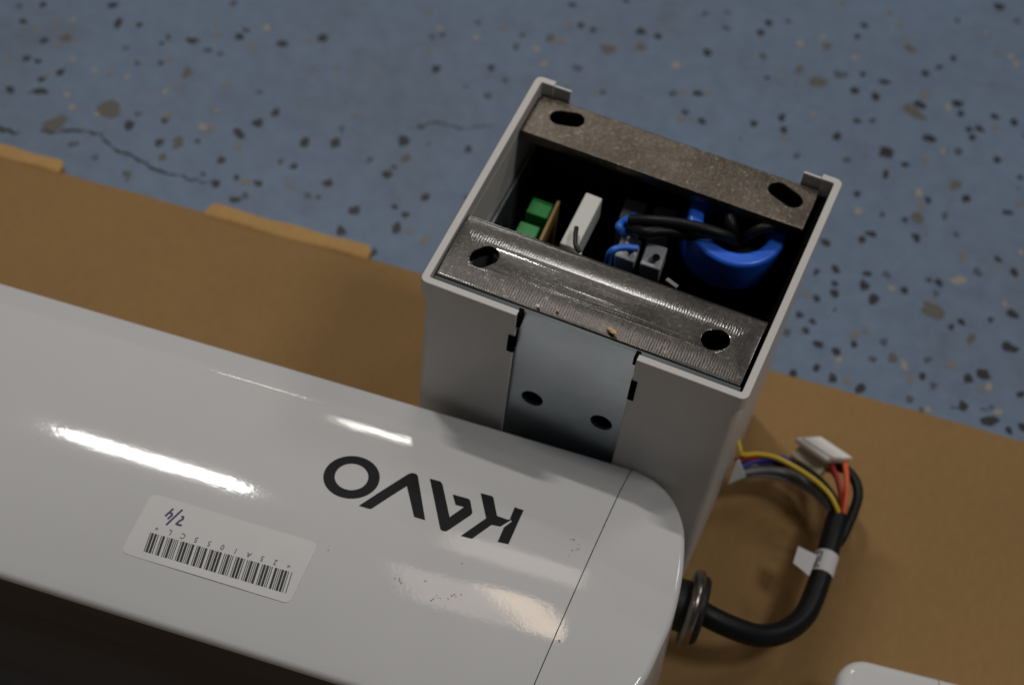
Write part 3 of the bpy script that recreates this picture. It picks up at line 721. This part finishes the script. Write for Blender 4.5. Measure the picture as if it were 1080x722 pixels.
# second black lead lying against the sheath
wire('black_wire', [at(876, 492, -.136), at(890, 494, -.130), at(901, 505, -.128), at(905, 520, -.128), at(901, 537, -.129), at(893, 556, -.130), at(886, 570, -.131), at(878, 576, -.131)], .0021, M_RUBBER, cab)
wire('black_wire', [at(812, 486, -.128), at(838, 489, -.126), at(857, 501, -.126), at(872, 516, -.126), at(880, 530, -.128), at(883, 546, -.131)], .0020, M_RUBBER, cab)
wire('yellow_wire', [at(777, 462, -.112), at(780, 471, -.112), at(783, 479, -.114), at(800, 478.5, -.117), at(818, 482, -.120), at(838, 492, -.122), at(858, 505, -.123), at(874, 520, -.124), at(882, 534, -.126), at(885, 543, -.128)], .00098, M_YEL, cab)
wire('grey_wire', [at(776, 500, -.124), at(790, 497, -.124), at(812, 495, -.126), at(836, 500, -.128), at(858, 513, -.130), at(874, 530, -.130), at(882, 546, -.130)], .0013, M_GREYW, cab)
wire('grey_wire', [at(776, 504, -.128), at(792, 501, -.128), at(814, 501, -.130), at(836, 507, -.132), at(858, 520, -.133), at(878, 540, -.132)], .0012, M_GREYW, cab)
wire('indigo_wire', [at(776, 497, -.120), at(788, 489, -.120), at(806, 484, -.121), at(824, 483, -.123), at(838, 488, -.127), at(846, 492, -.131)], .0011, M_INDIGO, cab)
wire('indigo_wire', [at(776, 492, -.121), at(790, 487, -.122), at(808, 487, -.124), at(826, 486, -.126), at(842, 490, -.131)], .0010, M_INDIGO, cab)
wire('red_wire', [at(776, 485, -.117), at(788, 483, -.118), at(808, 483.5, -.122), at(830, 486, -.128), at(848, 490, -.134)], .0010, M_RED, cab)
wire('white_wire', [at(776, 496, -.126), at(795, 491, -.127), at(816, 489, -.128), at(836, 493, -.131), at(858, 508, -.133), at(876, 532, -.132)], .0010, M_WHITEW, cab)
wire('red_wire', [at(874, 484, -.128), at(878, 492, -.127), at(883, 503, -.126), at(887, 520, -.127), at(888, 545, -.129)], .0010, M_RED, cab)
wire('red_wire', [at(872, 495, -.132), at(879, 499, -.129), at(884, 510, -.128), at(887, 528, -.129), at(887, 546, -.131)], .0009, M_RED, cab)
wire('orange_wire', [at(890, 483, -.128), at(892, 494, -.125), at(893, 510, -.125), at(892, 526, -.126), at(889, 546, -.129)], .0011, M_ORANGE, cab)
def quadprism(name, pts, t, m, parent, bev=.0006):
    bm = bmesh.new(); top = [bm.verts.new(p) for p in pts]; bot = [bm.verts.new(p - Vector((0, 0, t))) for p in pts]
    bm.faces.new(top); bm.faces.new(bot[::-1])
    for k in range(4): bm.faces.new((top[k], top[(k + 1) % 4], bot[(k + 1) % 4], bot[k]))
    o = obj(name, bm, m, parent); bevel(o, bev, 2); return o
pl = quadprism('plug', [at(839, 461, -.126), at(866, 459.5, -.127), at(900, 482, -.123), at(872, 484, -.122)], .0036, M_NYLON, cab)
quadprism('latch', [at(846, 461, -.1245), at(856, 460.3, -.1245), at(889, 482.0, -.121), at(880, 482.6, -.121)], .0020, M_NYLON, pl, .0003)
oriented('socket', at(856, 482, -.131) - Vector((0, 0, .004)), (.0145, .0080, .0080), -.42, mat('yellowish_nylon', (.66, .60, .44), .45, build=nylon_build), cab, roll=.22, bev=.0006)
# sleeve label round the cable and its flag
mid = path[57]
ii = min(range(len(path)), key=lambda i: (path[i] - at(869.5, 598, -.130)).length)
bm = bmesh.new(); tube(bm, path[ii - 3:ii + 4], .0047, 26); sl = obj('cable_label', bm, M_LABEL, cab, 60)
fz = -.1285
fl_ = [at(842, 575.5, fz + .002), at(862, 585, fz + .0035), at(853.5, 607, fz + .0035), at(836.5, 593, fz + .002)]
bm = bmesh.new(); top = [bm.verts.new(p) for p in fl_]; bot = [bm.verts.new(p - Vector((0, 0, .00035))) for p in fl_]
bm.faces.new(top); bm.faces.new(bot[::-1])
for k in range(4): bm.faces.new((top[k], top[(k + 1) % 4], bot[(k + 1) % 4], bot[k]))
obj('label_flag', bm, M_LABEL, sl)
# printed rows on the sleeve
bm = bmesh.new()
axis = (path[ii + 3] - path[ii - 3]).normalized(); tocam = (CAM - path[ii]); tocam = (tocam - axis * tocam.dot(axis)).normalized(); sidev = axis.cross(tocam)
for row, ang in enumerate((-.45, -.68, -.90)):
    for k in range(6):
        if random.random() < .12: continue
        h0 = -.0038 + k * .0013; c = path[ii] + axis * h0
        vs = []
        for da, dh in ((-.08, 0), (.08, 0), (.08, .00095), (-.08, .00095)):
            for sg in (1,):
                a = ang + da; vs.append(bm.verts.new(c + axis * dh + (tocam * math.cos(a) + sidev * math.sin(a)) * .00476))
        bm.faces.new(vs)
obj('label_print', bm, mat('grey_print', (.03, .03, .035), .6), sl)
fl2 = [at(777, 485, -.110), at(780, 484, -.110), at(787, 502, -.118), at(768, 510, -.121)]
bm = bmesh.new(); top = [bm.verts.new(p) for p in fl2]; bot = [bm.verts.new(p - Vector((0, 0, .0004))) for p in fl2]
bm.faces.new(top); bm.faces.new(bot[::-1])
for k in range(4): bm.faces.new((top[k], top[(k + 1) % 4], bot[(k + 1) % 4], bot[k]))
obj('wire_tag', bm, M_LABEL, cab)

# ------------------------------------------------------------------ second white housing, corner in view
h2 = thing('plastic_cover', 'rounded corner of a plain white plastic cover lying on the cardboard beside the cable', 'cover')
hz = -.118
k0, k1 = at(887, 686, hz), at(1019, 719, hz)
dx = (k1 - k0); dx.z = 0; dx.normalize(); dy = Vector((dx.y, -dx.x, 0))
k2 = at(878, 740, hz)
def HP(a, b, z): p = k0 + dx * a + dy * b; return Vector((p.x, p.y, z))
def rounded_block(name, a0, a1, b1, rc, m, rleft=True):
    """top at hz, plan from a0..a1 along the edge, 0..b1 across; corners rounded on the left"""
    bm = bmesh.new(); rf = .0045; rings = []
    def planpts(ins):
        x0, x1, y0, y1 = a0 + (ins if rleft else 0), a1, ins, b1 - ins
        r = max(.0006, rc - ins) if rleft else .00001
        return arc(x0 + r, y0 + r, r, 270, 180, 10)[::1] + arc(x0 + r, y1 - r, r, 180, 90, 10) + [(x1, y1), (x1, y0)]
    for k in range(0, 8):
        a = math.pi / 2 * k / 7; rings.append([bm.verts.new(HP(x, y, hz - rf + rf * math.sin(a))) for x, y in planpts(rf * (1 - math.cos(a)))])
    rings.insert(0, [bm.verts.new(HP(x, y, ZB)) for x, y in planpts(0)])
    for A, B in zip(rings, rings[1:]):
        n = len(A)
        for k in range(n): bm.faces.new((A[k], A[(k + 1) % n], B[(k + 1) % n], B[k]))
    bm.faces.new(rings[-1])
    return obj(name, bm, m, h2, 35)
tS = ((at(991, 714, hz) - k0).dot(dx))
rounded_block('end_cap', 0, tS - .0002, .11, .011, M_WHITE)
rounded_block('body', tS + .0002, .42, .11, .011, M_WHITE, False)

# ------------------------------------------------------------------ crumbs on the front steel bar
def crumb(name, u, v, z, r, m, label, cat):
    bm = bmesh.new(); bmesh.ops.create_icosphere(bm, subdivisions=1, radius=1)
    for vv in bm.verts: vv.co = Vector((vv.co.x * r[0], vv.co.y * r[1], vv.co.z * r[2])) * random.uniform(.75, 1.2)
    o = obj(name, bm, m); o.location = at(u, v, z) + UP + Vector((0, 0, r[2] * .7)); o.rotation_euler = (0, 0, -.4); tag(o, label, cat)
zb = -.0016
crumb('wood_chip', 645, 350, zb - .0002, (.0022, .0011, .0008), M_WOOD, 'tan wood chip on the front edge of the near steel bar', 'wood chip')
crumb('metal_chip', 567, 323, zb - .0002, (.0008, .0006, .0004), M_SPECK, 'tiny white chip left of the wood chip on the steel bar edge', 'chip')
crumb('brass_chip', 588, 327.5, zb - .0002, (.0008, .0005, .0004), M_WOOD, 'tiny golden chip between the white chip and the wood chip', 'chip')

# ------------------------------------------------------------------ light: workshop lamps, plus lamps added for glints
w = bpy.data.worlds.new('World'); S.world = w; w.use_nodes = True
bg = w.node_tree.nodes['Background']; bg.inputs[0].default_value = (.95, .97, 1.0, 1); bg.inputs[1].default_value = .035
def lamp(name, loc, target, sx, sy, power, col, roll=0.):
    ld = bpy.data.lights.new(name, 'AREA'); ld.shape = 'RECTANGLE'; ld.size = sx; ld.size_y = sy; ld.energy = power; ld.color = col
    o = bpy.data.objects.new(name, ld); COL.objects.link(o); loc = Vector(loc)
    z = (loc - Vector(target)).normalized(); x = Vector((math.cos(roll), math.sin(roll), 0)); x = (x - z * x.dot(z)).normalized(); y = z.cross(x)
    o.matrix_world = Matrix.Translation(loc) @ Matrix((x, y, z)).transposed().to_4x4(); return o
def mirror(u, v, dist):
    """where a lamp must hang to be mirrored in the housing at this spot"""
    s, q = on_arm(u, v); z = ztop(q); p = SQ(s, q, z); dz = (ztop(q + .0005) - ztop(q - .0005)) / .001
    n = (Vector((0, 0, 1)) - AN * dz).normalized(); d = (p - CAM).normalized(); r = d - n * 2 * d.dot(n)
    return p + r * dist + UP, p + UP
l1, t1 = mirror(165, 486, 2.3); lamp('tube_lamp', l1, t1, .29, .04, 12., (1., .97, .92), PH)
l2, t2 = mirror(440, 468, 2.6); lamp('tube_lamp', l2, t2, .30, .045, 1.5, (1., .96, .88), PH)
pB = at(640, 291, -.0016); dB = (pB - CAM).normalized(); lB = pB + Vector((dB.x, dB.y, -dB.z)) * 2.3 + UP
lamp('tube_lamp', lB, pB + UP, .34, .05, 1.5, (1., .97, .92))  # lamp added to put the glint on the front bar
for u, v, sx, sy, pw, col, ro in ((545, 590, .27, .20, .46, (1., .84, .79), 0), (474, 626, .19, .30, .42, (1., .80, .80), .2), (562, 648, .115, .32, .95, (1., .77, .56), .35)):
    l3, t3 = mirror(u, v, 2.5); lamp('window_lamp', l3, t3, sx, sy, pw, col, PH + ro)
lamp('ceiling_lamp', (1.10, .10, 2.4), (0, 0, .1), .4, .4, 11.5, (1., .985, .97))
pF = SQ(-.107, -.0142, ztop(-.0142)); nF = (Vector((0, 0, 1)) + AN * math.tan(math.radians(15))).normalized(); dF = (pF - CAM).normalized(); rF = dF - nF * 2 * dF.dot(nF)
lamp('tube_lamp', pF + rF * 2.4 + UP, pF + UP, .16, .12, .7, (1., .97, .92), PH)  # lamp added for the thin streak along the back crease
lamp('ceiling_lamp', (1.3, 1.7, 2.3), (0, 0, .1), .5, .5, 7., (1., .97, .93))
S.view_settings.view_transform = 'Standard'; S.view_settings.look = 'None'; S.view_settings.exposure = 0; S.view_settings.gamma = 1
S.cycles.use_denoising = True
